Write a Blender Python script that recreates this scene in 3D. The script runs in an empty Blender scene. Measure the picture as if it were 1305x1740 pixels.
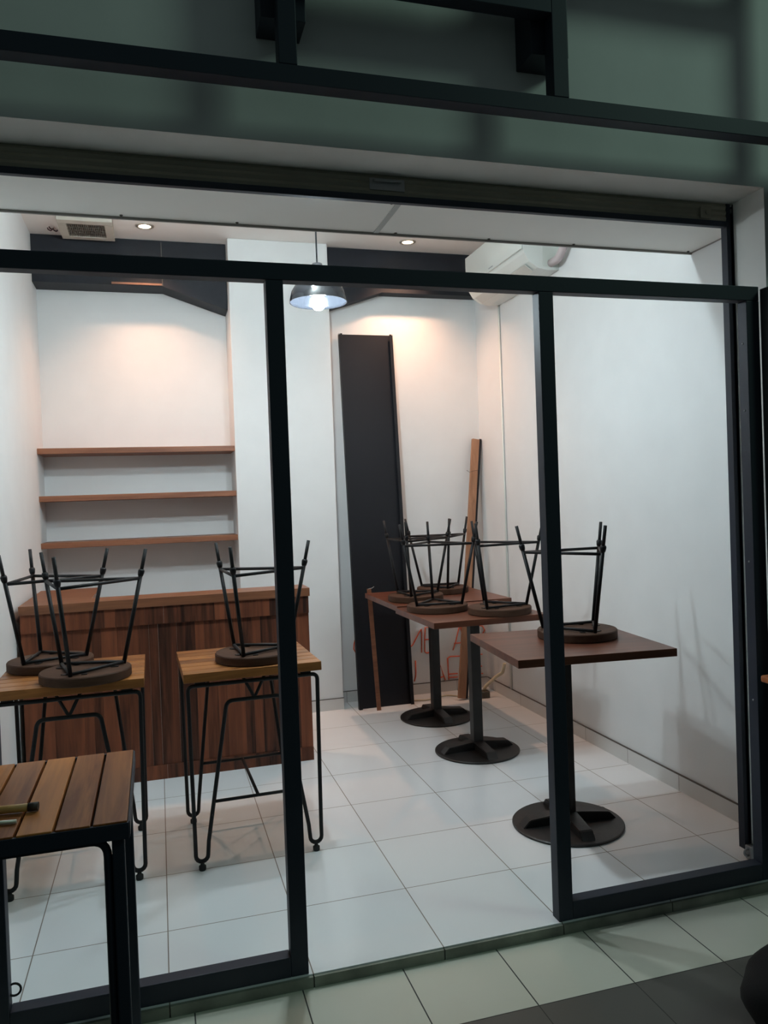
import bpy, bmesh, math, random
from mathutils import Vector, Matrix
random.seed(7)
SC = bpy.context.scene
COL = SC.collection

# ---------------------------------------------------------------- camera
cam_d = bpy.data.cameras.new('camera')
cam = bpy.data.objects.new('camera', cam_d)
COL.objects.link(cam)
YAW, PIT, ROL = 0.281218, -0.0144097, -0.0360622
fwd = Vector((math.sin(YAW)*math.cos(PIT), math.cos(YAW)*math.cos(PIT), math.sin(PIT)))
rgt0 = Vector((math.cos(YAW), -math.sin(YAW), 0))
up0 = rgt0.cross(fwd)
rgt = rgt0*math.cos(ROL) + up0*math.sin(ROL)
upv = -rgt0*math.sin(ROL) + up0*math.cos(ROL)
M = Matrix((rgt, upv, -fwd)).transposed().to_4x4()
M.translation = Vector((-0.778242, -2.195290, 1.355151))
cam.matrix_world = M
cam_d.sensor_fit = 'HORIZONTAL'
cam_d.sensor_width = 36.0
cam_d.lens = 36.0*1327.604/1305.0
cam_d.clip_start = 0.02
SC.camera = cam

# ---------------------------------------------------------------- view + world + outside light
SC.view_settings.view_transform = 'Standard'
SC.view_settings.look = 'None'
SC.view_settings.gamma = 1.0
SC.view_settings.use_curve_mapping = False
SC.view_settings.exposure = 0.0

world = bpy.data.worlds.new('night')
SC.world = world
world.use_nodes = True
bg = world.node_tree.nodes['Background']
bg.inputs[0].default_value = (0.66, 0.92, 0.95, 1)
bg.inputs[1].default_value = 0.056


def area(name, loc, target, size, power, color):
    d = bpy.data.lights.new(name, 'AREA')
    d.shape = 'DISK'
    d.size = size
    d.energy = power
    d.color = color
    o = bpy.data.objects.new(name, d)
    COL.objects.link(o)
    o.location = loc
    o.rotation_euler = (Vector(target)-Vector(loc)).to_track_quat('-Z', 'Y').to_euler()
    return o


# street light high on the right of the arcade
area('street_light', (5.6, -3.6, 6.3), (-0.2, 0.0, 2.3), 2.0, 66, (0.62, 1.0, 0.82))


# ---------------------------------------------------------------- materials
def new_mat(name):
    m = bpy.data.materials.new(name)
    m.use_nodes = True
    nt = m.node_tree
    return m, nt, nt.nodes['Principled BSDF']


def plain(name, color, rough=0.5, metal=0.0, bump=0.0, bscale=60, var=0.0, spec=0.5):
    m, nt, b = new_mat(name)
    b.inputs['Base Color'].default_value = (*color, 1)
    b.inputs['Roughness'].default_value = rough
    b.inputs['Metallic'].default_value = metal
    b.inputs['Specular IOR Level'].default_value = spec
    tc = nt.nodes.new('ShaderNodeTexCoord')
    n = nt.nodes.new('ShaderNodeTexNoise')
    n.inputs['Scale'].default_value = bscale
    n.inputs['Detail'].default_value = 4
    nt.links.new(tc.outputs['Object'], n.inputs['Vector'])
    if bump:
        bp = nt.nodes.new('ShaderNodeBump')
        bp.inputs['Strength'].default_value = bump
        bp.inputs['Distance'].default_value = 0.002
        nt.links.new(n.outputs['Fac'], bp.inputs['Height'])
        nt.links.new(bp.outputs[0], b.inputs['Normal'])
    if var:
        n2 = nt.nodes.new('ShaderNodeTexNoise')
        n2.inputs['Scale'].default_value = bscale*0.12
        n2.inputs['Detail'].default_value = 5
        nt.links.new(tc.outputs['Object'], n2.inputs['Vector'])
        r = nt.nodes.new('ShaderNodeValToRGB')
        r.color_ramp.elements[0].position = 0.3
        r.color_ramp.elements[1].position = 0.7
        r.color_ramp.elements[0].color = (*[c*(1-var) for c in color], 1)
        r.color_ramp.elements[1].color = (*[min(1, c*(1+var)) for c in color], 1)
        nt.links.new(n2.outputs['Fac'], r.inputs['Fac'])
        nt.links.new(r.outputs[0], b.inputs['Base Color'])
    return m


def emit(name, color, strength):
    m, nt, b = new_mat(name)
    b.inputs['Base Color'].default_value = (*color, 1)
    b.inputs['Emission Color'].default_value = (*color, 1)
    b.inputs['Emission Strength'].default_value = strength
    return m


def wood(name, dark, light, axis, rough=0.45, island=0.5, scale=1.0, spec=0.5):
    """streaky wood, grain along axis, one tone per board (mesh island)"""
    m, nt, b = new_mat(name)
    L = nt.links
    tc = nt.nodes.new('ShaderNodeTexCoord')
    geo = nt.nodes.new('ShaderNodeNewGeometry')
    mp = nt.nodes.new('ShaderNodeMapping')
    s = [34*scale, 34*scale, 34*scale]
    s['XYZ'.index(axis)] = 2.2*scale
    mp.inputs['Scale'].default_value = s
    L.new(tc.outputs['Object'], mp.inputs['Vector'])
    mul = nt.nodes.new('ShaderNodeVectorMath')
    mul.operation = 'MULTIPLY_ADD'
    comb = nt.nodes.new('ShaderNodeCombineXYZ')
    for i in range(3):
        L.new(geo.outputs['Random Per Island'], comb.inputs[i])
    mul.inputs[1].default_value = (37, 53, 71)
    L.new(comb.outputs[0], mul.inputs[0])
    L.new(mp.outputs[0], mul.inputs[2])
    n = nt.nodes.new('ShaderNodeTexNoise')
    n.inputs['Scale'].default_value = 1.0
    n.inputs['Detail'].default_value = 6
    n.inputs['Roughness'].default_value = 0.6
    n.inputs['Distortion'].default_value = 0.6
    L.new(mul.outputs[0], n.inputs['Vector'])
    add = nt.nodes.new('ShaderNodeMath')
    add.operation = 'MULTIPLY_ADD'
    L.new(geo.outputs['Random Per Island'], add.inputs[0])
    add.inputs[1].default_value = island
    add.inputs[2].default_value = -island/2
    add2 = nt.nodes.new('ShaderNodeMath')
    add2.operation = 'ADD'
    L.new(add.outputs[0], add2.inputs[0])
    L.new(n.outputs['Fac'], add2.inputs[1])
    r = nt.nodes.new('ShaderNodeValToRGB')
    r.color_ramp.elements[0].position = 0.25
    r.color_ramp.elements[1].position = 0.78
    r.color_ramp.elements[0].color = (*dark, 1)
    r.color_ramp.elements[1].color = (*light, 1)
    L.new(add2.outputs[0], r.inputs['Fac'])
    L.new(r.outputs[0], b.inputs['Base Color'])
    b.inputs['Roughness'].default_value = rough
    b.inputs['Specular IOR Level'].default_value = spec
    bp = nt.nodes.new('ShaderNodeBump')
    bp.inputs['Strength'].default_value = 0.15
    bp.inputs['Distance'].default_value = 0.002
    L.new(n.outputs['Fac'], bp.inputs['Height'])
    L.new(bp.outputs[0], b.inputs['Normal'])
    return m


def tiles(name, color, grout, px, py, ox, oy, gw, rough, var=0.03, spec=0.5):
    """square tiles laid in the XY plane with a thin grout line"""
    m, nt, b = new_mat(name)
    L = nt.links
    tc = nt.nodes.new('ShaderNodeTexCoord')
    sep = nt.nodes.new('ShaderNodeSeparateXYZ')
    L.new(tc.outputs['Object'], sep.inputs[0])

    def math_node(op, a, bval):
        k = nt.nodes.new('ShaderNodeMath')
        k.operation = op
        for i, v in enumerate((a, bval)):
            if isinstance(v, (int, float)):
                k.inputs[i].default_value = v
            else:
                L.new(v, k.inputs[i])
        return k.outputs[0]
    dist = []
    cells = []
    for out, p, o in ((sep.outputs[0], px, ox), (sep.outputs[1], py, oy)):
        u = math_node('DIVIDE', math_node('SUBTRACT', out, o), p)
        cells.append(math_node('FLOOR', u, 0.0))
        f = math_node('FRACT', u, 0.0)
        d = math_node('MINIMUM', f, math_node('SUBTRACT', 1.0, f))
        dist.append(math_node('MULTIPLY', d, p))
    d = math_node('MINIMUM', dist[0], dist[1])
    line = math_node('LESS_THAN', d, gw/2)
    cc = nt.nodes.new('ShaderNodeCombineXYZ')
    L.new(cells[0], cc.inputs[0])
    L.new(cells[1], cc.inputs[1])
    wn = nt.nodes.new('ShaderNodeTexWhiteNoise')
    L.new(cc.outputs[0], wn.inputs['Vector'])
    nz = nt.nodes.new('ShaderNodeTexNoise')
    nz.inputs['Scale'].default_value = 3.0
    nz.inputs['Detail'].default_value = 6
    L.new(tc.outputs['Object'], nz.inputs['Vector'])
    tone = math_node('ADD', math_node('MULTIPLY', wn.outputs['Value'], var), math_node('MULTIPLY', nz.outputs['Fac'], var*2))
    tone = math_node('ADD', math_node('SUBTRACT', tone, var*1.5), 1.0)
    mulc = nt.nodes.new('ShaderNodeVectorMath')
    mulc.operation = 'SCALE'
    mulc.inputs[0].default_value = color
    L.new(tone, mulc.inputs['Scale'])
    mix = nt.nodes.new('ShaderNodeMix')
    mix.data_type = 'RGBA'
    L.new(line, mix.inputs['Factor'])
    L.new(mulc.outputs[0], mix.inputs['A'])
    mix.inputs['B'].default_value = (*grout, 1)
    L.new(mix.outputs['Result'], b.inputs['Base Color'])
    rr = math_node('ADD', math_node('MULTIPLY', line, 0.4), rough)
    L.new(rr, b.inputs['Roughness'])
    b.inputs['Specular IOR Level'].default_value = spec
    bp = nt.nodes.new('ShaderNodeBump')
    bp.inputs['Strength'].default_value = 0.4
    bp.inputs['Distance'].default_value = 0.002
    bp.invert = True
    L.new(line, bp.inputs['Height'])
    L.new(bp.outputs[0], b.inputs['Normal'])
    return m


WALL = plain('white_wall_paint', (0.80, 0.805, 0.80), 0.55, bump=0.05, bscale=40, var=0.02)
WALL_OUT = plain('outer_wall_paint', (0.83, 0.82, 0.78), 0.6, bump=0.08, bscale=30, var=0.06)
CEIL = plain('ceiling_paint', (0.90, 0.86, 0.82), 0.7, var=0.03, bscale=20)
SOFFIT = plain('soffit_panel', (0.90, 0.885, 0.84), 0.6, var=0.02, bscale=20)
SEAM = plain('dark_seam', (0.10, 0.09, 0.08), 0.8)
SKIRT = tiles('skirting_tile', (0.66, 0.65, 0.63), (0.2, 0.18, 0.16), 0.4, 0.4, 0.0, 0.014, 0.003, 0.25)
FLOOR = tiles('white_floor_tile', (0.80, 0.82, 0.83), (0.20, 0.17, 0.14), 0.4, 0.4, 0.0, 0.0, 0.0034, 0.16, 0.03)
CREAM = tiles('cream_floor_tile', (0.56, 0.56, 0.47), (0.04, 0.04, 0.035), 0.3003, 0.287, 0.1665, -0.2725, 0.004, 0.35, 0.05)
DARKTILE = tiles('dark_grey_tile', (0.085, 0.08, 0.068), (0.04, 0.04, 0.035), 0.3003, 0.60, 0.1665, -0.2725, 0.003, 0.45, 0.08)
RISER = plain('worn_riser', (0.20, 0.21, 0.17), 0.8, bump=0.5, bscale=50, var=0.5)
STEEL = plain('black_painted_steel', (0.015, 0.021, 0.036), 0.55, 0.0, bump=0.06, bscale=120, spec=0.45)
ROD = plain('black_rod', (0.008, 0.008, 0.009), 0.5, 0.0, bump=0.1, bscale=200, spec=0.3)
CASTIRON = plain('cast_iron_base', (0.016, 0.0145, 0.014), 0.45, 0.1, bump=0.3, bscale=180, var=0.25)
RUBBER = plain('black_rubber', (0.01, 0.01, 0.011), 0.7)
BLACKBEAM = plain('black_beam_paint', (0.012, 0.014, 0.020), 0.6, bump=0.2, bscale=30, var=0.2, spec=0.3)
COPPER = plain('bare_wood_edge', (0.20, 0.10, 0.06), 0.6, var=0.3, bscale=60)
BLACKBOARD = plain('black_laminate', (0.010, 0.0105, 0.014), 0.45, bump=0.05, bscale=100, spec=0.3)
TIP = plain('pale_metal_tip', (0.55, 0.55, 0.55), 0.4, 0.6)
SHUT = plain('shutter_slat', (0.30, 0.28, 0.22), 0.5, 0.3, bump=0.1, bscale=20, var=0.15)
GALV = plain('galvanised_metal', (0.30, 0.31, 0.32), 0.45, 0.6)
SLAT_X = wood('teak_slats_crosswise', (0.13, 0.040, 0.010), (0.48, 0.19, 0.05), 'X', 0.35, 0.35)
SLAT_Y = wood('teak_slats_lengthwise', (0.19, 0.054, 0.015), (0.74, 0.285, 0.078), 'Y', 0.42, 0.45, 0.6, 0.3)
SHELFW = wood('shelf_teak', (0.15, 0.052, 0.024), (0.32, 0.125, 0.060), 'X', 0.5, 0.2)
TOPW = wood('dark_walnut_top', (0.06, 0.018, 0.009), (0.18, 0.060, 0.032), 'X', 0.36, 0.15, 0.6, 0.35)
SEATW = wood('dark_seat_wood', (0.042, 0.019, 0.011), (0.082, 0.039, 0.022), 'X', 0.65, 0.1, 1.0, 0.2)
COUNTW = wood('counter_planks', (0.020, 0.0065, 0.004), (0.215, 0.066, 0.029), 'Z', 0.5, 0.32, 0.7, 0.3)
COUNTTOP = wood('counter_top_wood', (0.12, 0.044, 0.020), (0.30, 0.12, 0.055), 'X', 0.45, 0.2)
PLANKW = wood('plain_plank', (0.22, 0.10, 0.05), (0.44, 0.23, 0.13), 'Z', 0.6, 0.15)
WHITEPL = plain('white_plastic', (0.72, 0.74, 0.70), 0.35)
CREAMPL = plain('aged_plastic', (0.56, 0.52, 0.45), 0.5, var=0.1, bscale=60)
MESHG = plain('grey_grille', (0.24, 0.22, 0.19), 0.7, var=0.15, bscale=200)
HOSE = plain('wrapped_hose', (0.50, 0.42, 0.42), 0.6, bump=0.5, bscale=40, var=0.1)
ORANGE = plain('orange_tube', (0.75, 0.13, 0.05), 0.4)
GLOSSBLK = plain('gloss_black_shade', (0.012, 0.013, 0.016), 0.12)
BULB = emit('lamp_bulb', (0.77, 0.925, 1.0), 590)
BULB2 = emit('ceiling_bulb_glass', (0.77, 0.93, 1.0), 740)
DISC = emit('downlight_disc', (1.0, 0.80, 0.55), 14)
CHROME = plain('downlight_ring', (0.62, 0.58, 0.52), 0.3, 0.6)
CABLE = plain('cream_cable', (0.66, 0.58, 0.42), 0.5)
BAGM = plain('black_fabric', (0.010, 0.009, 0.009), 0.9, bump=0.5, bscale=200)
DARKPANEL = plain('dark_green_grey_metal', (0.030, 0.036, 0.036), 0.55, bump=0.1, bscale=30, var=0.2)


# ---------------------------------------------------------------- mesh helpers
class MB:
    def __init__(s):
        s.bm = bmesh.new()

    def box(s, x0, x1, y0, y1, z0, z1, mat=None, bevel=0.0):
        r = bmesh.ops.create_cube(s.bm, size=1.0)
        T = Matrix.Translation(((x0+x1)/2, (y0+y1)/2, (z0+z1)/2)) @ Matrix.Diagonal((abs(x1-x0), abs(y1-y0), abs(z1-z0), 1))
        if mat is not None:
            T = mat @ T
        bmesh.ops.transform(s.bm, matrix=T, verts=r['verts'])
        if bevel:
            ed = list({e for v in r['verts'] for e in v.link_edges})
            bmesh.ops.bevel(s.bm, geom=ed, offset=bevel, segments=2, affect='EDGES', profile=0.5)
        return s

    def prism(s, pts, axis, a, b):
        """extrude a 2D outline along an axis; pts are in the other two axes, in xyz order"""
        def mk(p, t):
            return {'X': (t, p[0], p[1]), 'Y': (p[0], t, p[1]), 'Z': (p[0], p[1], t)}[axis]
        v0 = [s.bm.verts.new(mk(p, a)) for p in pts]
        v1 = [s.bm.verts.new(mk(p, b)) for p in pts]
        n = len(pts)
        s.bm.faces.new(v0)
        s.bm.faces.new(v1[::-1])
        for i in range(n):
            s.bm.faces.new((v0[i], v0[(i+1) % n], v1[(i+1) % n], v1[i]))
        bmesh.ops.recalc_face_normals(s.bm, faces=s.bm.faces[:])
        return s

    def tube(s, pts, r, closed=False, seg=10, radii=None):
        pts = [Vector(p) for p in pts]
        n = len(pts)
        rings = []
        t0 = None
        for i in range(n):
            a = pts[(i-1) % n] if (closed or i > 0) else pts[i]
            c = pts[(i+1) % n] if (closed or i < n-1) else pts[i]
            t = (c-a).normalized()
            if t0 is None:
                ref = Vector((0, 0, 1)) if abs(t.z) < 0.9 else Vector((1, 0, 0))
                u = t.cross(ref).normalized()
            else:
                q = t0.rotation_difference(t)
                u = (q @ u).normalized()
                u = (u - t*u.dot(t)).normalized()
            t0 = t
            w = t.cross(u)
            rr = radii[i] if radii else r
            # mitre so that corners keep their width
            k = 1.0
            if (closed or 0 < i < n-1):
                d1 = (pts[i]-a).normalized()
                k = 1.0/max(0.6, d1.dot(t))
            rings.append([s.bm.verts.new(pts[i] + (u*math.cos(2*math.pi*j/seg)+w*math.sin(2*math.pi*j/seg))*rr*(k if k < 1.3 else 1.3)) for j in range(seg)])
        for i in range(n if closed else n-1):
            A = rings[i]
            B = rings[(i+1) % n]
            off = 0
            if closed and i == n-1:
                off = min(range(seg), key=lambda o: sum((A[j].co-B[(j+o) % seg].co).length for j in range(seg)))
            for j in range(seg):
                f = s.bm.faces.new((A[j], A[(j+1) % seg], B[(j+1+off) % seg], B[(j+off) % seg]))
                f.smooth = True
        if not closed:
            s.bm.faces.new(rings[0][::-1])
            s.bm.faces.new(rings[-1])
        return s

    def lathe(s, prof, center=(0, 0, 0), seg=40, cap=True, smooth=True):
        cx, cy, cz = center
        rings = []
        for (r, z) in prof:
            if r < 1e-6:
                rings.append([s.bm.verts.new((cx, cy, cz+z))])
            else:
                rings.append([s.bm.verts.new((cx+r*math.cos(2*math.pi*j/seg), cy+r*math.sin(2*math.pi*j/seg), cz+z)) for j in range(seg)])
        for A, B in zip(rings, rings[1:]):
            for j in range(seg):
                k = (j+1) % seg
                if len(A) == 1 and len(B) == 1:
                    continue
                if len(A) == 1:
                    f = s.bm.faces.new((A[0], B[k], B[j]))
                elif len(B) == 1:
                    f = s.bm.faces.new((A[j], A[k], B[0]))
                else:
                    f = s.bm.faces.new((A[j], A[k], B[k], B[j]))
                f.smooth = smooth
        if cap:
            if len(rings[0]) > 1:
                s.bm.faces.new(rings[0][::-1])
            if len(rings[-1]) > 1:
                s.bm.faces.new(rings[-1])
        bmesh.ops.recalc_face_normals(s.bm, faces=s.bm.faces[:])
        return s

    def xf(s, m):
        bmesh.ops.transform(s.bm, matrix=m, verts=s.bm.verts[:])
        return s

    def build(s, name, mat, parent=None):
        me = bpy.data.meshes.new(name)
        s.bm.to_mesh(me)
        s.bm.free()
        me.materials.append(mat)
        o = bpy.data.objects.new(name, me)
        COL.objects.link(o)
        if parent:
            o.parent = parent
        return o


def sharp(o, ang=40):
    for p in o.data.polygons:
        p.use_smooth = True
    try:
        o.data.set_sharp_from_angle(angle=math.radians(ang))
    except Exception:
        pass
    return o


def thing(name, label, cat, loc=(0, 0, 0), rz=0.0, group=None):
    o = bpy.data.objects.new(name, None)
    COL.objects.link(o)
    o.location = loc
    o.rotation_euler = (0, 0, rz)
    o.empty_display_size = 0.05
    o['label'] = label
    o['category'] = cat
    if group:
        o['group'] = group
    return o


def tag(o, label, cat, group=None):
    o['label'] = label
    o['category'] = cat
    if group:
        o['group'] = group
    return o


def struct(o, label=None, cat=None):
    o['kind'] = 'structure'
    if label:
        o['label'] = label
        o['category'] = cat
    return o


def dup(root, loc, rz, label):
    r = root.copy()
    COL.objects.link(r)
    r.location = loc
    r.rotation_euler = (0, 0, rz)
    r['label'] = label
    for ch in list(root.children):
        c = ch.copy()
        COL.objects.link(c)
        c.parent = r
        for g in list(ch.children):
            d = g.copy()
            COL.objects.link(d)
            d.parent = c
    return r


def arc(c, r, a0, a1, n, u, w):
    c = Vector(c)
    u = Vector(u)
    w = Vector(w)
    return [c + u*(r*math.cos(math.radians(a0+(a1-a0)*i/n))) + w*(r*math.sin(math.radians(a0+(a1-a0)*i/n))) for i in range(n+1)]


def fillet(pts, radii, n=6):
    """round the inner corners of a polyline"""
    pts = [Vector(p) for p in pts]
    out = [pts[0]]
    for i in range(1, len(pts)-1):
        p = pts[i]
        r = radii if isinstance(radii, (int, float)) else radii[i-1]
        a = (pts[i-1]-p).normalized()
        b = (pts[i+1]-p).normalized()
        ang = a.angle(b)
        t = min(r/math.tan(ang/2), (pts[i-1]-p).length*0.49, (pts[i+1]-p).length*0.49)
        p0 = p+a*t
        p1 = p+b*t
        for k in range(n+1):
            f = k/n
            out.append(p0*(1-f)**2 + p*2*f*(1-f) + p1*f*f)
    out.append(pts[-1])
    return out


# ================================================================ SETTING
ZC = 3.04          # main ceiling
XL, XR = -1.455, 1.437
struct(MB().box(-1.60, 1.60, 0.02, 3.25, -0.20, 0.0).build('floor', FLOOR), 'white glossy square floor tiles of the shop', 'floor')
struct(MB().box(-6, 6, -0.2725, 0.019, -0.2, -0.035).build('floor_outside', CREAM), 'row of cream tiles outside the step', 'floor')
struct(MB().box(-6, 6, -7, -0.2730, -0.2, -0.035).build('floor_pavement', DARKTILE), 'dark grey tiles outside in front of the cream row', 'floor')
r_ = MB()
for k in range(-5, 6):
    r_.box(-0.0+0.4*k+0.002, 0.4*k+0.398, 0.010, 0.0195, -0.035, -0.004)
struct(r_.build('trim_1', RISER))

struct(MB().box(XL-0.15, XL, 0.18, 3.10, 0, ZC).build('wall_left', WALL))
struct(MB().box(XR, XR+0.15, 0.18, 2.96, 0, ZC).build('wall_right', WALL))
wb = MB()
wb.box(XL-0.15, -0.297, 3.10, 3.25, 0, ZC)
wb.box(0.343, XR+0.15, 2.96, 3.25, 0, ZC)
struct(wb.build('wall_back', WALL))
struct(MB().box(-0.297, 0.343, 2.80, 3.25, 0, ZC, bevel=0.004).build('wall_column', WALL))
struct(MB().box(XL-0.15, XR+0.15, 0.635, 3.25, ZC, ZC+0.1).build('ceiling', CEIL))
# lower front ceiling with its drop face
fs = MB()
fs.box(XL-0.15, XR, 0.20, 0.635, 2.36, 2.375)
fs.box(XL-0.15, XR, 0.62, 0.635, 2.375, ZC+0.1)
struct(fs.build('ceiling_front', SOFFIT))
sm = MB()
sm.box(XL, XR, 0.628, 0.6365, 2.352, 2.3605)           # edge strip
sm.box(XR-0.004, XR, 0.21, 0.634, 2.356, 2.3604)        # joint with the right wall
struct(sm.build('trim_2', plain('seam_grey', (0.30, 0.28, 0.26), 0.8)))
sm = MB()
sm.box(0.035, 0.055, 0.21, 0.628, 2.3575, 2.3602)
struct(sm.build('trim_3', plain('filler_grey', (0.52, 0.52, 0.50), 0.8)))
scw = MB()
for (x, y) in ((-1.12, 0.30), (-0.86, 0.615), (-0.47, 0.615), (0.02, 0.34), (0.12, 0.62), (0.50, 0.62), (0.87, 0.62), (1.41, 0.618)):
    scw.lathe([(0.006, 0), (0.004, -0.004), (0, -0.004)], (x, y, 2.3602), 8)
struct(scw.build('trim_4', SEAM))

# outer wall: lintel, right pier, left pier
struct(MB().box(-5, 5, 0.03, 0.18, 2.386, 4.6).build('wall_front', WALL_OUT))
struct(MB().box(1.266, 5, 0.03, 0.18, -0.035, 2.386).build('wall_front_right', WALL_OUT))
struct(MB().box(-5, -1.60, 0.03, 0.18, -0.035, 2.386).build('wall_front_left', WALL_OUT))
# inner head above the shutter, closes the box behind the lintel
struct(MB().box(-1.6, 1.60, 0.18, 0.20, 2.386, 4.0).build('wall_shutter_head', WALL_OUT))

# skirting tiles
def skirting(name, x0, x1, y0, y1):
    struct(MB().box(x0, x1, y0, y1, 0, 0.072).build(name, SKIRT))
    return MB().box(x0-0.0006, x1+0.0006, y0-0.0006, y1+0.0006, 0.072, 0.0755)
gr = [skirting('baseboard_right', XR-0.009, XR, 0.20, 2.951),
      skirting('baseboard_back', 0.343, XR-0.009, 2.951, 2.96),
      skirting('baseboard_column', -0.297, 0.343, 2.791, 2.80)]
for i, g in enumerate(gr):
    struct(g.build('trim_%d' % (5+i), SEAM))

# black painted beams under the ceiling at the back
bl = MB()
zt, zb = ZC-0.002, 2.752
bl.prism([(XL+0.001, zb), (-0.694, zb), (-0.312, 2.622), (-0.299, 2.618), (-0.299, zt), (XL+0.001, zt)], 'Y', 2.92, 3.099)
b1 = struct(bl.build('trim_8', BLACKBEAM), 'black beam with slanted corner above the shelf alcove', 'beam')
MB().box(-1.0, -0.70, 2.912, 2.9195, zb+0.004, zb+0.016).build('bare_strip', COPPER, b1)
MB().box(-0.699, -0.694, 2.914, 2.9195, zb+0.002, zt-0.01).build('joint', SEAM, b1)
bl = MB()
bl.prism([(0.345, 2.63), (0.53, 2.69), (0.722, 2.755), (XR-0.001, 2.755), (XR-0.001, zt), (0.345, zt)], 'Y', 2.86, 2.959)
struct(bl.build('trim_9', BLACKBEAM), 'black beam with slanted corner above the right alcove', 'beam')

# ================================================================ STOREFRONT FRAME (black steel)
sf = thing('storefront_frame', 'black steel shopfront frame with three posts around the open doorway', 'frame', (0, 0.045, 0))
def fpart(name, x0, x1, z0, z1, y0=-0.022, y1=0.022):
    return MB().box(x0, x1, y0, y1, z0, z1, bevel=0.002).build(name, STEEL, sf)
fpart('top_rail', -1.60, 1.226, 1.993, 2.042)
fpart('post', -0.462, -0.412, 0.0, 1.9925)
fpart('post', 0.392, 0.442, 0.0, 1.9925)
fpart('post', 1.174, 1.226, 0.0, 1.9925)
fpart('post', -1.252, -1.200, 0.0, 1.9925)
fpart('bottom_rail', -1.1995, -0.4625, 0.0, 0.058)
fpart('bottom_rail', 0.4425, 1.1735, 0.0, 0.058)
hk = MB().tube(arc((-1.190, 0.0, 0.105), 0.016, -150, 120, 14, (1, 0, 0), (0, 0, 1)), 0.003, seg=8)
hk.build('hook', ROD, sf)
for z in (0.62, 1.10, 1.62, 1.85):
    bo = MB()
    bo.lathe([(0.004, 0), (0.003, 0.002), (0, 0.0025)], (0, 0, 0), 10)
    vs = bo.bm.verts[-(10*2+1):]
    bmesh.ops.transform(bo.bm, matrix=Matrix.Translation((1.174, 0.0, z)) @ Matrix.Rotation(-math.pi/2, 4, 'Y'), verts=vs)
    bo.build('screw', GALV, sf)

# dark panel leaning flat beside the right post
tag(MB().box(1.232, 2.2, -0.012, 0.026, -0.034, 2.034, bevel=0.003).build('steel_panel', DARKPANEL),
    'dark steel panel standing against the wall right of the shopfront', 'panel')

# ---- upper canopy frame in front of the outer wall
cf = thing('canopy_frame', 'black square tube frame on the wall above the shopfront', 'frame', (0, -0.1, 2.475))
def cpart(name, x0, x1, y0, y1, z0, z1):
    return MB().box(x0, x1, y0+0.1, y1+0.1, z0-2.475, z1-2.475, bevel=0.002).build(name, STEEL, cf)
cpart('lower_beam', -4, 4, -0.125, -0.075, 2.475, 2.525)
for x in (-0.400, 0.411, 1.335, -1.31):
    cpart('upright', x-0.025, x+0.025, -0.125, -0.075, 2.5255, 3.6)
for x in (-0.400, 0.405):
    cpart('wall_bracket', x-0.062, x+0.062, -0.0745, 0.0295, 2.672, 3.6)
cpart('cross_beam', -0.3745, 0.3855, -0.125, -0.075, 2.768, 2.90)
cpart('cross_beam', 0.4365, 1.3095, -0.125, -0.075, 3.00, 3.10)

# ---- sign box at the picture's right edge
tag(MB().box(1.285, 1.75, -0.06, 0.029, 2.165, 2.375, bevel=0.004).build('wall_box', plain('dark_box', (0.018, 0.018, 0.026), 0.6)),
    'dark box fixed to the outer wall above the steel panel', 'box')

# ---- roller shutter (rolled up) and its guide rail
rs = thing('roller_shutter', 'rolled up roller shutter with its last slat showing under the lintel', 'shutter', (0, 0.19, 2.30))
def spart(name, b, m):
    return b.build(name, m, rs)
sl = MB()
for i in range(3):
    z0 = 0.021+i*0.0215
    sl.prism([(-0.004, z0), (0.004, z0), (0.004, z0+0.021), (-0.004, z0+0.021), (-0.0075, z0+0.0105)], 'X', -1.58, 1.238)
spart('slats', sl, SHUT)
spart('bottom_bar', MB().box(-1.58, 1.238, -0.012, 0.009, 0.0, 0.0205, bevel=0.002), STEEL)
hd = MB().tube(fillet([(-0.085, -0.006, 0.066), (-0.085, -0.020, 0.062), (0.0, -0.020, 0.062), (0.0, -0.006, 0.066)], 0.006), 0.004, seg=8)
hd.box(-0.10, 0.015, -0.0095, -0.006, 0.036, 0.072)
spart('handle', hd, GALV)
lk = MB().box(1.125, 1.17, -0.014, -0.006, 0.026, 0.066, bevel=0.002)
lk.tube([(1.15, -0.013, 0.046), (1.15, -0.020, 0.046)], 0.008, seg=12)
spart('lock', lk, SHUT)

gd = thing('shutter_guide', 'black upright shutter guide rail behind the right post', 'rail', (1.262, 0.2, 0.0))
g = MB()
g.box(-0.022, 0.022, 0.008, 0.014, 0.03, 2.385)
g.box(-0.022, -0.017, -0.016, 0.008, 0.03, 2.385)
g.box(0.017, 0.022, -0.016, 0.008, 0.03, 2.385)
g.box(-0.017, -0.006, -0.016, -0.011, 0.03, 2.385)
g.box(0.006, 0.017, -0.016, -0.011, 0.03, 2.385)
g.build('channel', STEEL, gd)
g = MB()
g.box(-0.024, 0.020, -0.050, -0.0165, 0.0, 0.05, bevel=0.004)
g.tube(arc((-0.030, -0.035, 0.028), 0.012, 0, 300, 12, (1, 0, 0), (0, 0, 1)), 0.004, seg=8)
g.build('floor_bracket', GALV, gd)

# ================================================================ WALL FITTINGS
# shelves
def shelf(z, label):
    o = MB().box(XL+0.0005, -0.2975, 2.83, 3.0995, z-0.034, z, bevel=0.002).build('wall_shelf', SHELFW)
    tag(o, label, 'shelf', 'wooden shelves in the alcove')
shelf(1.739, 'top wooden shelf of the three in the alcove')
shelf(1.4545, 'middle wooden shelf of the three in the alcove')
shelf(1.174, 'lowest wooden shelf of the three, just above the counter')

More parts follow.
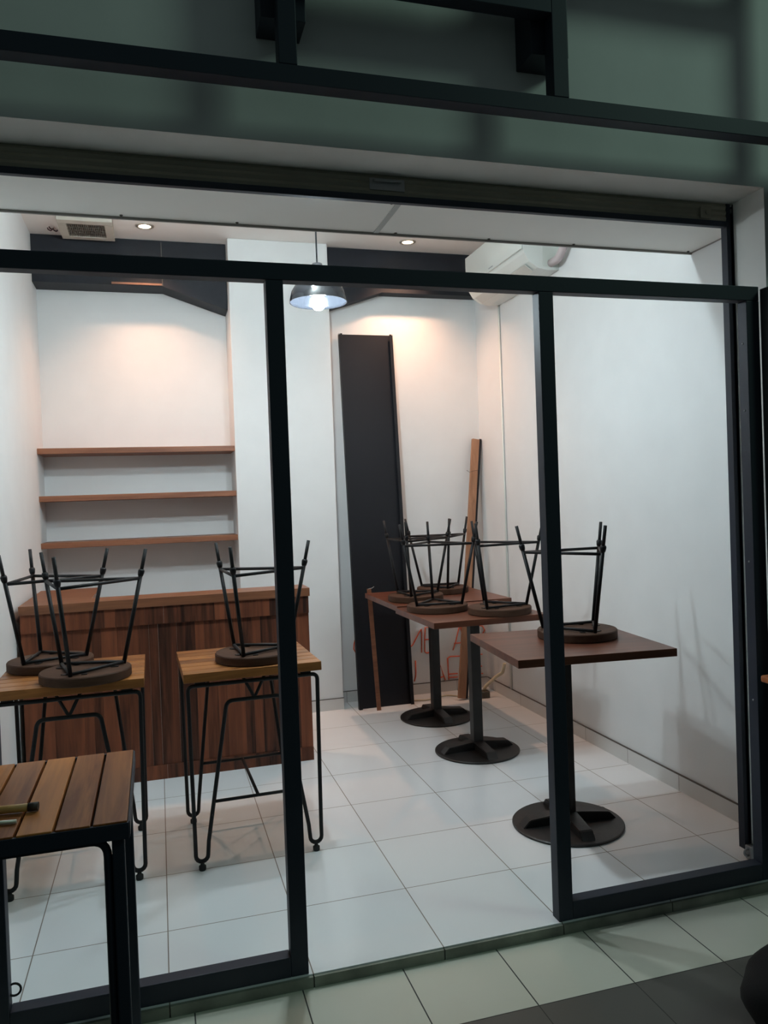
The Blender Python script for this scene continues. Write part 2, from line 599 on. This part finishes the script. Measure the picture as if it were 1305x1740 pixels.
# exhaust vent in the ceiling
vt = thing('exhaust_vent', 'square ceiling exhaust vent with grey grille above the black beam', 'vent', (-1.118, 2.715, ZC))
v = MB()
v.box(-0.15, 0.15, -0.165, -0.105, -0.035, -0.001, bevel=0.003)
v.box(-0.15, 0.15, 0.115, 0.165, -0.035, -0.001, bevel=0.003)
v.box(-0.15, -0.105, -0.1045, 0.1145, -0.035, -0.001)
v.box(0.105, 0.15, -0.1045, 0.1145, -0.035, -0.001)
v.build('frame', CREAMPL, vt)
v = MB()
v.box(-0.1045, 0.1045, -0.104, 0.114, -0.02, -0.001)
for i in range(19):
    x = -0.1+i*0.0111
    v.box(x-0.0015, x+0.0015, -0.104, 0.114, -0.032, -0.02)
for i in range(5):
    y = -0.09+i*0.047
    v.box(-0.1045, 0.1045, y-0.001, y+0.001, -0.030, -0.02)
v.build('grille', MESHG, vt)

# downlights
def downlight(x, y, label, power):
    t = thing('downlight', label, 'light', (x, y, ZC), 0, 'round ceiling downlights')
    MB().lathe([(0.036, -0.001), (0.036, -0.006), (0.054, -0.004), (0.054, -0.0005)], seg=32, cap=False).build('trim_ring', CHROME, t)
    MB().lathe([(0.0355, -0.003), (0, -0.003)], seg=32, cap=False).build('lens', DISC, t)
    d = bpy.data.lights.new('downlight_glow', 'SPOT')
    d.energy = power
    d.color = (1.0, 0.55, 0.34)
    d.spot_size = math.radians(110)
    d.spot_blend = 0.9
    d.shadow_soft_size = 0.03
    l = bpy.data.objects.new('downlight_glow', d)
    COL.objects.link(l)
    l.parent = t
    l.location = (0, 0, -0.012)
downlight(-0.79, 2.67, 'warm round downlight beside the exhaust vent', 52)
downlight(0.854, 2.67, 'warm round downlight above the black panel', 66)

# pendant lamp
PX, PY, PZ = -0.085, 1.10, 2.213
pl = thing('pendant_lamp', 'lit pendant lamp with black dome shade hanging on a thin cord', 'lamp', (PX, PY, PZ))
prof = [(0.123, 0.0), (0.122, 0.012), (0.114, 0.045), (0.095, 0.078), (0.066, 0.102), (0.034, 0.114), (0.028, 0.13), (0.022, 0.165), (0.006, 0.17)]
inn = [(0.006, 0.166), (0.018, 0.16), (0.024, 0.128), (0.030, 0.110), (0.063, 0.098), (0.091, 0.075), (0.110, 0.044), (0.119, 0.011), (0.1205, 0.0)]
MB().lathe(prof + inn + [(0.123, 0.0)], seg=48, cap=False).build('lamp_shade', GLOSSBLK, pl)
MB().lathe([(0.012, 0.10), (0.014, 0.06), (0.014, 0.04), (0.0, 0.04)], seg=16).build('socket', WHITEPL, pl)
MB().lathe([(0.0, -0.034), (0.016, -0.030), (0.028, -0.017), (0.033, 0.0), (0.030, 0.016), (0.018, 0.032), (0.013, 0.0395), (0.0, 0.0395)], seg=24).build('bulb', BULB, pl)
MB().tube([(0, 0, 0.168), (0, 0, ZC-PZ-0.001)], 0.0035, seg=8).build('cord', ROD, pl)

# second bulb, on the ceiling behind the lowered front ceiling (its light is what the walls show)
cb = thing('ceiling_lamp', 'bare white bulb hanging on a short cord behind the lowered front ceiling', 'lamp', (-0.30, 0.765, ZC))
MB().lathe([(0.045, -0.0005), (0.045, -0.02), (0.006, -0.024), (0.006, -0.30), (0.020, -0.305), (0.020, -0.34), (0.0, -0.34)], seg=24).build('socket', WHITEPL, cb)
MB().lathe([(0.0, -0.425), (0.02, -0.42), (0.036, -0.40), (0.036, -0.38), (0.02, -0.355), (0.014, -0.341), (0.0, -0.341)], seg=24).build('bulb', BULB2, cb)

# air conditioner on the right wall
ac = thing('air_conditioner', 'white split air conditioner high on the right wall', 'air conditioner', (XR, 0, 0))
bodyp = [(-0.001, 2.615), (-0.075, 2.612), (-0.135, 2.622), (-0.185, 2.655), (-0.213, 2.700), (-0.222, 2.725), (-0.222, 2.905), (-0.20, 2.915), (-0.001, 2.915)]
MB().prism([(p[0], p[1]) for p in bodyp], 'Y', 1.752, 2.56).build('body', WHITEPL, ac)
MB().box(-0.232, -0.2225, 1.756, 2.556, 2.722, 2.912, bevel=0.003).build('front_panel', WHITEPL, ac)
q = MB().prism([(-0.137, 2.617), (-0.187, 2.650), (-0.190, 2.646), (-0.140, 2.612)], 'Y', 1.80, 2.51)
q.build('louver', plain('louver_plastic', (0.60, 0.58, 0.53), 0.4), ac)
MB().box(-0.2335, -0.2325, 2.13, 2.19, 2.736, 2.742).build('badge', plain('badge_grey', (0.35, 0.37, 0.37), 0.4), ac)
MB().tube(fillet([(-0.052, 1.7500, 2.650), (-0.050, 1.67, 2.650), (-0.040, 1.60, 2.72), (-0.036, 1.56, 3.039)], 0.05, 8), 0.022, seg=14).build('wrapped_pipe', HOSE, ac)
MB().box(-0.10, -0.003, 1.7505, 1.7515, 2.63, 2.90).build('end_seam', plain('end_cap', (0.62, 0.65, 0.60), 0.5), ac)

tag(MB().tube([(XR-0.008, 2.55, 2.613), (XR-0.008, 2.55, 0.078)], 0.007, seg=8).build('cable_conduit', WHITEPL),
    'thin white cable conduit running down the right wall below the air conditioner', 'conduit')

# lettering on the back wall: thin orange strokes
lt = thing('wall_lettering', 'thin orange letters low on the back wall behind the tables', 'lettering', (1.0, 2.96, 0.0))
strokes = {
    'O': [[(0.476, 0.43), (0.464, 0.39), (0.461, 0.356), (0.476, 0.327)]],
    'M': [[(0.845, 0.365), (0.855, 0.345), (0.869, 0.339), (0.884, 0.350), (0.935, 0.435), (0.948, 0.452), (0.951, 0.426), (0.946, 0.289)]],
    'E': [[(1.020, 0.457), (0.978, 0.462), (0.971, 0.377), (0.969, 0.292), (0.983, 0.283), (1.015, 0.285)], [(0.972, 0.377), (1.012, 0.376)]],
    'A': [[(1.178, 0.285), (1.2, 0.339), (1.231, 0.446), (1.24, 0.45), (1.275, 0.285)], [(1.189, 0.332), (1.262, 0.333)]],
    'R': [[(1.36, 0.28), (1.358, 0.446), (1.41, 0.437), (1.424, 0.408), (1.40, 0.37)]],
    'J': [[(0.898, 0.237), (0.898, 0.157), (0.896, 0.129), (0.885, 0.093)]],
    'Aa': [[(1.04, 0.09), (1.08, 0.187), (1.1, 0.119), (1.114, 0.080)], [(1.055, 0.098), (1.108, 0.109)]],
    'F': [[(1.25, 0.238), (1.155, 0.242), (1.136, 0.232), (1.137, 0.153), (1.14, 0.080)], [(1.141, 0.12), (1.207, 0.118)], [(1.139, 0.096), (1.206, 0.094)]],
    'Ee': [[(1.40, 0.237), (1.35, 0.238), (1.35, 0.10), (1.40, 0.10)], [(1.35, 0.152), (1.394, 0.153)]],
}
for k, ss in strokes.items():
    b = MB()
    for s_ in ss:
        b.tube([(x-1.0, -0.006, z) for x, z in s_], 0.0042, seg=8)
    b.build('letter', ORANGE, lt)

# ================================================================ COUNTER
ct = thing('bar_counter', 'dark plank-fronted wooden bar counter with an L shaped top below the shelves', 'counter', (-0.74, 1.87, 0.0))
def cx(x):
    return x+0.74
x0, x1 = -1.432, -0.036
fp = MB()
x = x0
while x < x1-0.001:
    w = random.choice((0.045, 0.06, 0.075, 0.09))
    xe = min(x+w, x1)
    if x1-xe < 0.03:
        xe = x1
    fp.box(cx(x), cx(xe)-0.0004, 0.008, 0.022, 0.0705, 0.7795)
    x = xe
fp.build('front_panel', COUNTW, ct)
fp = MB()
x = x0
while x < x1-0.001:
    w = random.choice((0.05, 0.07, 0.09))
    xe = min(x+w, x1)
    if x1-xe < 0.03:
        xe = x1
    fp.box(cx(x), cx(xe)-0.0004, -0.004, 0.022, 0.780, 0.869)
    x = xe
fp.build('apron_band', COUNTW, ct)
fp = MB()
x = x0
while x < x1-0.001:
    w = random.choice((0.08, 0.11))
    xe = min(x+w, x1)
    if x1-xe < 0.03:
        xe = x1
    fp.box(cx(x), cx(xe)-0.0004, 0.002, 0.022, 0.0, 0.070)
    x = xe
fp.build('plinth', COUNTW, ct)
MB().box(cx(x1)-0.02, cx(x1), 0.0225, 0.18, 0.0, 0.869).build('side_panel', COUNTW, ct)
MB().box(cx(x0), cx(x0)+0.02, 0.0225, 0.75, 0.0, 0.869).build('side_panel', COUNTW, ct)
tp = MB()
tp.prism([(cx(x0)-0.004, -0.012), (cx(x1)+0.006, -0.012), (cx(x1)+0.006, 0.19), (cx(-1.12), 0.19), (cx(-1.12), 0.75), (cx(x0)-0.004, 0.75)], 'Z', 0.8695, 0.912)
tp.build('countertop', COUNTTOP, ct)

# ================================================================ SLATTED TABLES
def slats(mb, w, d, z0, z1, n, gap, along):
    """n boards; along = axis of the boards"""
    span = d if along == 'X' else w
    p = span/n
    for i in range(n):
        a = -span/2+i*p+gap/2
        b = -span/2+(i+1)*p-gap/2
        if along == 'X':
            mb.box(-w/2, w/2, a, b, z0, z1, bevel=0.0015)
        else:
            mb.box(a, b, -d/2, d/2, z0, z1, bevel=0.0015)


def bar_table(label, loc, rz):
    t = thing('bar_table', label, 'table', loc, rz, 'slatted tables inside the shop')
    H = 0.74
    b = MB()
    slats(b, 0.522, 0.50, H-0.034, H, 7, 0.006, 'X')
    b.build('tabletop', SLAT_X, t)
    for x in (-0.2, 0.2):
        MB().box(x-0.02, x+0.02, -0.235, 0.235, H-0.042, H-0.0345).build('cross_bar', ROD, t)
    for x in (-0.135, 0.135):
        MB().box(x-0.03, x+0.03, 0.20, 0.232, H-0.046, H-0.0345).build('rod_plate', ROD, t)
    R = 0.0078
    zt = H-0.05
    for y, front in ((-0.23, True), (0.23, False)):
        xf, rb = 0.2175, 0.0225
        low = 0.055
        left_b = [(-xf-rb, y, low+0.05)] + [tuple(p) for p in arc((-xf, y, low), rb, 180, 360, 8, (1, 0, 0), (0, 0, 1))] + [(-xf+rb+0.004, y, low+0.05)]
        if front:
            outer = fillet([(-xf-rb, y, low+0.05), (-0.246, y, zt), (0.246, y, zt), (xf+rb, y, low+0.05)], 0.022)
            inner = fillet([(-xf+rb+0.004, y, low+0.05), (-0.105, y, 0.622), (0.105, y, 0.622), (xf-rb-0.004, y, low+0.05)], 0.03)
            mb = MB()
            right_b = [(-p[0], p[1], p[2]) for p in left_b]
            loop = list(outer[1:-1]) + [Vector(p) for p in right_b] + [Vector(p) for p in list(reversed(inner))[1:-1]] + [Vector(p) for p in reversed(left_b)]
            mb.tube(loop, R, closed=True, seg=10)
            mb.build('leg_frame', ROD, t)
            mb = MB()
            mb.tube(fillet([(-0.040, y, H-0.036), (-0.004, y, 0.632), (0.004, y, 0.632), (0.040, y, H-0.036)], 0.008, 4), 0.006, seg=8)
            mb.build('brace', ROD, t)
        else:
            mb = MB()
            outer = fillet([(-xf-rb, y, low+0.05), (-0.246, y, zt), (0.246, y, zt), (xf+rb, y, low+0.05)], 0.022)
            right_b = [(-p[0], p[1], p[2]) for p in left_b]
            path = [Vector((0.125, y, H-0.046))] + [Vector(p) for p in reversed(right_b)] + [Vector(p) for p in list(reversed(outer))[1:-1]] + [Vector(p) for p in left_b] + [Vector((-0.125, y, H-0.046))]
            mb.tube(path, R, seg=10)
            mb.build('leg_frame', ROD, t)
    for sx in (-1, 1):
        for y in (-0.23, 0.23):
            MB().lathe([(0.0, 0.0), (0.012, 0.0), (0.0135, 0.004), (0.0135, 0.016), (0.008, 0.020), (0.007, 0.026), (0, 0.026)], (sx*0.2175, y, 0.0), 16).build('foot', RUBBER, t)
    fr = MB()
    xi = 0.161
    fr.tube([(-xi, -0.23, 0.25), (xi, -0.23, 0.25)], 0.0065, seg=8)
    fr.tube([(-0.171, 0.23, 0.25), (0.171, 0.23, 0.25)], 0.0065, seg=8)
    fr.tube([(0, -0.23, 0.25), (0, 0.23, 0.25)], 0.0065, seg=8)
    fr.build('footrest', ROD, t)
    return t

bt = bar_table('slatted teak table with black rod legs, beside the left wall', (-1.114, 1.030, 0.0), math.radians(0.4))
dup(bt, (-0.459, 1.030, 0.0), math.radians(1.6), 'slatted teak table with black rod legs, behind the middle post')

# foreground table, outside
ft = thing('outdoor_table', 'slatted wooden table with square black legs outside at lower left', 'table', (-1.113, -0.270, -0.035), math.radians(0.3))
Hf = 0.755
b = MB()
slats(b, 0.502, 0.492, Hf-0.02, Hf, 7, 0.006, 'Y')
b.build('tabletop', SLAT_Y, ft)
MB().box(-0.246, 0.246, -0.240, 0.240, Hf-0.028, Hf-0.0205).build('backing_board', plain('dark_board', (0.03, 0.014, 0.008), 0.7), ft)
b = MB()
for y in (-0.246, 0.246):
    b.box(-0.251, 0.251, y-0.004, y+0.004, Hf-0.036, Hf-0.0035)
for x in (-0.251, 0.251):
    b.box(x-0.002, x+0.002, -0.242, 0.242, Hf-0.036, Hf-0.0035)
b.build('frame', STEEL, ft)
for sy in (-1, 1):
    y = sy*0.226
    for sx in (-1, 1):
        m = MB()
        m.box(sx*0.2285-0.0125, sx*0.2285+0.0125, y-0.0125, y+0.0125, 0.0, Hf-0.0365, bevel=0.003)
        m.build('leg', STEEL, ft)
    m = MB()
    z0 = Hf-0.050
    m.tube(fillet([(-0.207, y, 0.0), (-0.207, y, z0+0.008), (0.207, y, z0+0.008), (0.207, y, 0.0)], 0.034), 0.0085, seg=8)
    m.build('corner_rod', STEEL, ft)

# things lying on it
ZT = Hf-0.035+0.0005
def stick(name, p0, p1, r, mat, label, cat):
    d = Vector(p1)-Vector(p0)
    m = MB()
    n = 10
    m.tube([Vector(p0)+d*(i/n) for i in range(n+1)], r, seg=12, radii=[r*(0.9+0.1*math.sin(i*1.7)) for i in range(n+1)])
    return tag(m.build(name, mat, None), label, cat)
st = thing('paint_brush', 'worn wooden stick handle with dark end lying on the outdoor table', 'handle', (0, 0, 0))
m = MB()
pa, pb = Vector((-1.25, -0.372, ZT+0.0095)), Vector((-1.068, -0.388, ZT+0.0095))
m.tube([pa, pa.lerp(pb, .3), pa.lerp(pb, .6), pa.lerp(pb, .62), pa.lerp(pb, .66), pb], 0.008, seg=14, radii=[0.006, 0.007, 0.0075, 0.0065, 0.0085, 0.0085])
m.build('handle', wood('pale_stick', (0.30, 0.14, 0.04), (0.70, 0.40, 0.12), 'X', 0.5, 0.0), st)
m = MB()
m.tube([pb, pb+Vector((0.020, -0.0018, 0))], 0.0092, seg=14)
m.build('end_cap', plain('dark_brown_end', (0.03, 0.02, 0.014), 0.6), st)
m = MB()
m.tube([(-1.25, -0.432, ZT+0.0045), (-1.16, -0.438, ZT+0.0045), (-1.082, -0.448, ZT+0.0045)], 0.0042, seg=10)
tag(m.build('metal_rod', plain('dull_grey_rod', (0.55, 0.52, 0.45), 0.4, 0.4)), 'thin pale grey rod on the outdoor table in front of the stick', 'rod')

# ================================================================ PEDESTAL TABLES
def pedestal(label, loc, rz, w, d, H, base_off, base_rot, thick=0.030):
    t = thing('pedestal_table', label, 'table', loc, rz, 'square pedestal tables along the right wall')
    bx, by = base_off
    MB().box(-w/2, w/2, -d/2, d/2, H-thick, H, bevel=0.0015).build('tabletop', TOPW, t)
    MB().box(bx-0.027, bx+0.027, by-0.027, by+0.027, 0.052, H-thick-0.0065, bevel=0.004).build('post', CASTIRON, t)
    MB().box(bx-0.13, bx+0.13, by-0.13, by+0.13, H-thick-0.006, H-thick-0.0003).build('mounting_plate', CASTIRON, t)
    sharp(MB().lathe([(0.0, 0.0), (0.222, 0.0), (0.226, 0.003), (0.226, 0.008), (0.222, 0.011), (0.0, 0.016)], (bx, by, 0), 64).build('base_plate', CASTIRON, t), 30)
    for k in range(4):
        a = base_rot+k*math.pi/2
        m = MB()
        # rib: bar that ends in a sloping nose
        prof = [(0.0, 0.010), (0.0, 0.060), (0.172, 0.042), (0.203, 0.010)]
        hw = 0.029
        v = []
        for s_ in (-1, 1):
            v.append([m.bm.verts.new((px, s_*hw*(1.0 if px < 0.19 else 0.95), pz)) for px, pz in prof])
        m.bm.faces.new(v[0])
        m.bm.faces.new(v[1][::-1])
        for i in range(4):
            j = (i+1) % 4
            m.bm.faces.new((v[0][j], v[0][i], v[1][i], v[1][j]))
        bmesh.ops.recalc_face_normals(m.bm, faces=m.bm.faces[:])
        bmesh.ops.bevel(m.bm, geom=m.bm.edges[:], offset=0.003, segments=2, affect='EDGES')
        m.xf(Matrix.Translation((bx, by, 0)) @ Matrix.Rotation(a, 4, 'Z'))
        m.build('rib', CASTIRON, t)
    return t
pedestal('square pedestal table nearest the shopfront, behind the right doorway post', (0.780, 0.625, 0), math.radians(-5.5), 0.625, 0.590, 0.765, (0.006, 0.055), math.radians(0))
pedestal('square pedestal table in the middle of the right hand row', (0.757, 1.606, 0), math.radians(0.8), 0.605, 0.600, 0.765, (0.058, 0.075), math.radians(1))
pedestal('square pedestal table farthest back, in front of the black panel', (0.812, 2.272, 0), math.radians(0), 0.690, 0.700, 0.770, (0.022, 0.10), math.radians(2))

# ================================================================ UPTURNED STOOLS
def stool(label, loc, rz):
    t = thing('bar_stool', label, 'stool', loc, rz, 'upturned round stools on the tables')
    sharp(MB().lathe([(0.0, 0.0), (0.156, 0.0), (0.161, 0.004), (0.161, 0.031), (0.158, 0.035), (0.0, 0.035)], seg=64).build('seat', SEATW, t), 30)
    rf, rt, hf, ht = 0.138, 0.233, 0.046, 0.464
    A = [math.radians(120*k) for k in range(3)]
    def at(a, f):
        r = rf+(rt-rf)*f
        return Vector((r*math.cos(a), r*math.sin(a), hf+(ht-hf)*f))
    fr = MB()
    for k in range(3):
        p, q = at(A[k], 0), at(A[(k+1) % 3], 0)
        p.z = q.z = 0.0435
        fr.tube([p, q], 0.0062, seg=8)
        for f in (0.25, 0.75):
            c = p.lerp(q, f)
            n_ = (c-Vector((0, 0, c.z))).normalized()
            fr.box(-0.013, 0.013, -0.010, 0.010, -0.0014, 0.0014, Matrix.Translation((c.x+n_.x*0.012, c.y+n_.y*0.012, 0.0368)) @ Matrix.Rotation(math.atan2(n_.y, n_.x), 4, 'Z'))
    fr.build('seat_frame', ROD, t)
    fs_ = 0.735
    for k in range(3):
        lg = MB().tube([at(A[k], -0.02), at(A[k], 0.80)], 0.0078, seg=10).build('leg', ROD, t)
        MB().tube([at(A[k], 0.755), at(A[k], 0.775), at(A[k], 0.80), at(A[k], 0.815)], 0.012, seg=12, radii=[0.0095, 0.0115, 0.0125, 0.010]).build('collar', ROD, lg)
        MB().tube([at(A[k], 0.80), at(A[k], 1.0)], 0.0068, seg=10).build('leg_tip', RUBBER, lg)
    sr = MB()
    for k in range(3):
        sr.tube([at(A[k], fs_), at(A[(k+1) % 3], fs_)], 0.0062, seg=8)
    sr.build('stretcher', ROD, t)
    return t
specs = [
    ('upturned stool at the front of the left slatted table', (-1.057, 0.880, 0.7402), 13.1),
    ('upturned stool at the back of the left slatted table, nearest the left wall', (-1.212, 1.166, 0.7402), -7.0),
    ('single upturned stool on the slatted table behind the middle post', (-0.423, 0.957, 0.7402), 3.4),
    ('upturned stool on the left front corner of the middle pedestal table', (0.622, 1.700, 0.7652), -40.0),
    ('upturned stool on the right of the middle pedestal table', (0.868, 1.455, 0.7652), -19.9),
    ('upturned stool on the left of the farthest pedestal table', (0.645, 2.130, 0.7702), 1.1),
    ('upturned stool at the back of the farthest pedestal table', (0.914, 2.402, 0.7702), 142.8),
    ('single upturned stool on the pedestal table nearest the shopfront', (0.863, 0.680, 0.7652), 30.7),
]
first = None
for lab, loc, deg in specs:
    if first is None:
        first = stool(lab, loc, math.radians(deg))
    else:
        dup(first, loc, math.radians(deg), lab)

# ================================================================ LEANING BOARDS AND SMALL THINGS
bp = thing('black_panel', 'tall black channel panel leaning on the back wall beside the column', 'panel', (0.615, 2.730, 0.0))
lean = math.atan2(0.195, 2.485)
Rm = Matrix.Rotation(-lean, 4, 'X')
Ht = 2.492
tilt = Matrix.Rotation(0.0, 4, 'Y')
m = MB().box(-0.183, 0.183, 0.012, 0.020, 0.0, Ht)
m.xf(Rm)
m.build('sheet', BLACKBOARD, bp)
for s_ in (-1, 1):
    m = MB()
    m.box(s_*0.183-0.004, s_*0.183+0.004, -0.014, 0.020, 0.0, Ht)
    m.box(s_*0.183-(0.018 if s_ > 0 else -0.004), s_*0.183+(0.004 if s_ < 0 else 0.0)-(0.004 if s_ > 0 else -0.014), -0.014, -0.010, 0.0, Ht)
    m.xf(Rm)
    m.build('flange', BLACKBOARD, bp)
    m = MB().box(s_*0.183-0.0045, s_*0.183+0.0045, -0.0145, 0.0205, Ht-0.006, Ht+0.001)
    m.xf(Rm)
    m.build('end_tip', TIP, bp)

pk = thing('timber_plank', 'narrow brown timber plank leaning into the right back corner', 'plank', (1.127, 2.690, 0.0))
top = Vector((1.392-1.127, 2.925-2.690, 1.765))
ln = top.length
Rk = Vector((0, 0, 1)).rotation_difference(top.normalized()).to_matrix().to_4x4()
m = MB().box(-0.026, 0.026, -0.012, 0.012, 0.012, ln, bevel=0.0015).xf(Rk)
m.build('board', PLANKW, pk)
m = MB().box(0.0265, 0.040, -0.012, 0.020, 0.012, ln+0.004).xf(Rk)
m.build('dark_batten', BLACKBOARD, pk)
m = MB().tube([(0.155, 0.150, 1.545), (0.185, 0.172, 1.532), (0.215, 0.176, 1.540), (0.255, 0.176, 1.545)], 0.0012, seg=6)
m.build('tie_wire', ROD, pk)

es = thing('edging_strip', 'thin brown edging strip standing between the farthest table and the black panel', 'strip', (0.557, 2.665, 0.0))
m = MB()
for (a, b_) in (((-0.012, 0.0), (-0.050, 0.792)),):
    m.prism([(a[0]-0.014, a[1]), (a[0]+0.014, a[1]), (b_[0]+0.014, b_[1]), (b_[0]-0.014, b_[1])], 'Y', -0.002, 0.002)
m.build('strip', SHELFW, es)
m = MB().tube([(-0.06, 0, 0.790), (-0.03, -0.004, 0.796), (-0.02, -0.012, 0.805)], 0.002, seg=6)
m.build('tack', TIP, es)

pa_ = thing('power_adaptor', 'dark power box with a thick cream cable on the floor in the back corner', 'power box', (1.262, 2.70, 0.0), math.radians(-6))
MB().box(-0.065, 0.065, -0.035, 0.035, 0.0, 0.046, bevel=0.006).build('case', plain('dark_plastic', (0.07, 0.06, 0.045), 0.5), pa_)
m = MB().tube(fillet([(0.035, 0.0, 0.047), (0.045, 0.0, 0.075), (0.11, -0.03, 0.14), (0.145, -0.07, 0.175), (0.155, -0.09, 0.24)], 0.03, 6), 0.011, seg=10, radii=None)
m.build('cable', CABLE, pa_)
m = MB().tube(fillet([(-0.065, 0.0, 0.012), (-0.11, 0.05, 0.007), (-0.20, 0.115, 0.006), (-0.36, 0.03, 0.006), (-0.47, 0.05, 0.006)], 0.05, 6), 0.005, seg=8)
m.build('floor_lead', CABLE, pa_)

# black bag at the lower right, outside
bg_ = MB()
bmesh.ops.create_icosphere(bg_.bm, subdivisions=4, radius=1.0)
for v in bg_.bm.verts:
    v.co.z = max(v.co.z, -0.80)
    k = 1+0.04*math.sin(v.co.x*7+1)*math.sin(v.co.z*6+v.co.y*4)
    v.co = Vector((v.co.x*0.150*k, v.co.y*0.13*k, (v.co.z+0.80)*0.128))
for f in bg_.bm.faces:
    f.smooth = True
bgo = bg_.build('rounded_bag', BAGM)
bgo.location = (0.738, -0.60, -0.0348)
tag(bgo, 'black rounded bag on the dark pavement at the lower right', 'bag')

# table whose corner shows at the right edge, outside
ot = thing('side_table', 'orange brown table edge showing right of the steel panel', 'table', (1.345, -0.32, -0.035))
MB().box(-0.25, 0.25, -0.24, 0.24, 0.752, 0.775, bevel=0.006).build('tabletop', wood('orange_teak', (0.30, 0.075, 0.015), (0.55, 0.17, 0.05), 'X', 0.4, 0.1), ot)
for sx in (-0.05, 0.23):
    for y in (-0.22, 0.215):
        MB().box(sx-0.011, sx+0.011, y-0.011, y+0.011, 0.0, 0.7515).build('leg', STEEL, ot)

# loose wire ends by the vent
lw = MB()
for dx, dy in ((0.0, 0.0), (0.018, 0.03), (-0.012, 0.022)):
    lw.tube([(-1.33+dx, 2.78+dy, ZC-0.0005), (-1.325+dx, 2.775+dy, ZC-0.012), (-1.313+dx, 2.78+dy, ZC-0.016), (-1.308+dx, 2.795+dy, ZC-0.008), (-1.31+dx, 2.80+dy, ZC-0.0005)], 0.0032, seg=6)
tag(lw.build('loose_wires', plain('purple_brown_wire', (0.06, 0.025, 0.03), 0.6)), 'small tangle of dark wire ends poking from the ceiling beside the vent', 'wires')
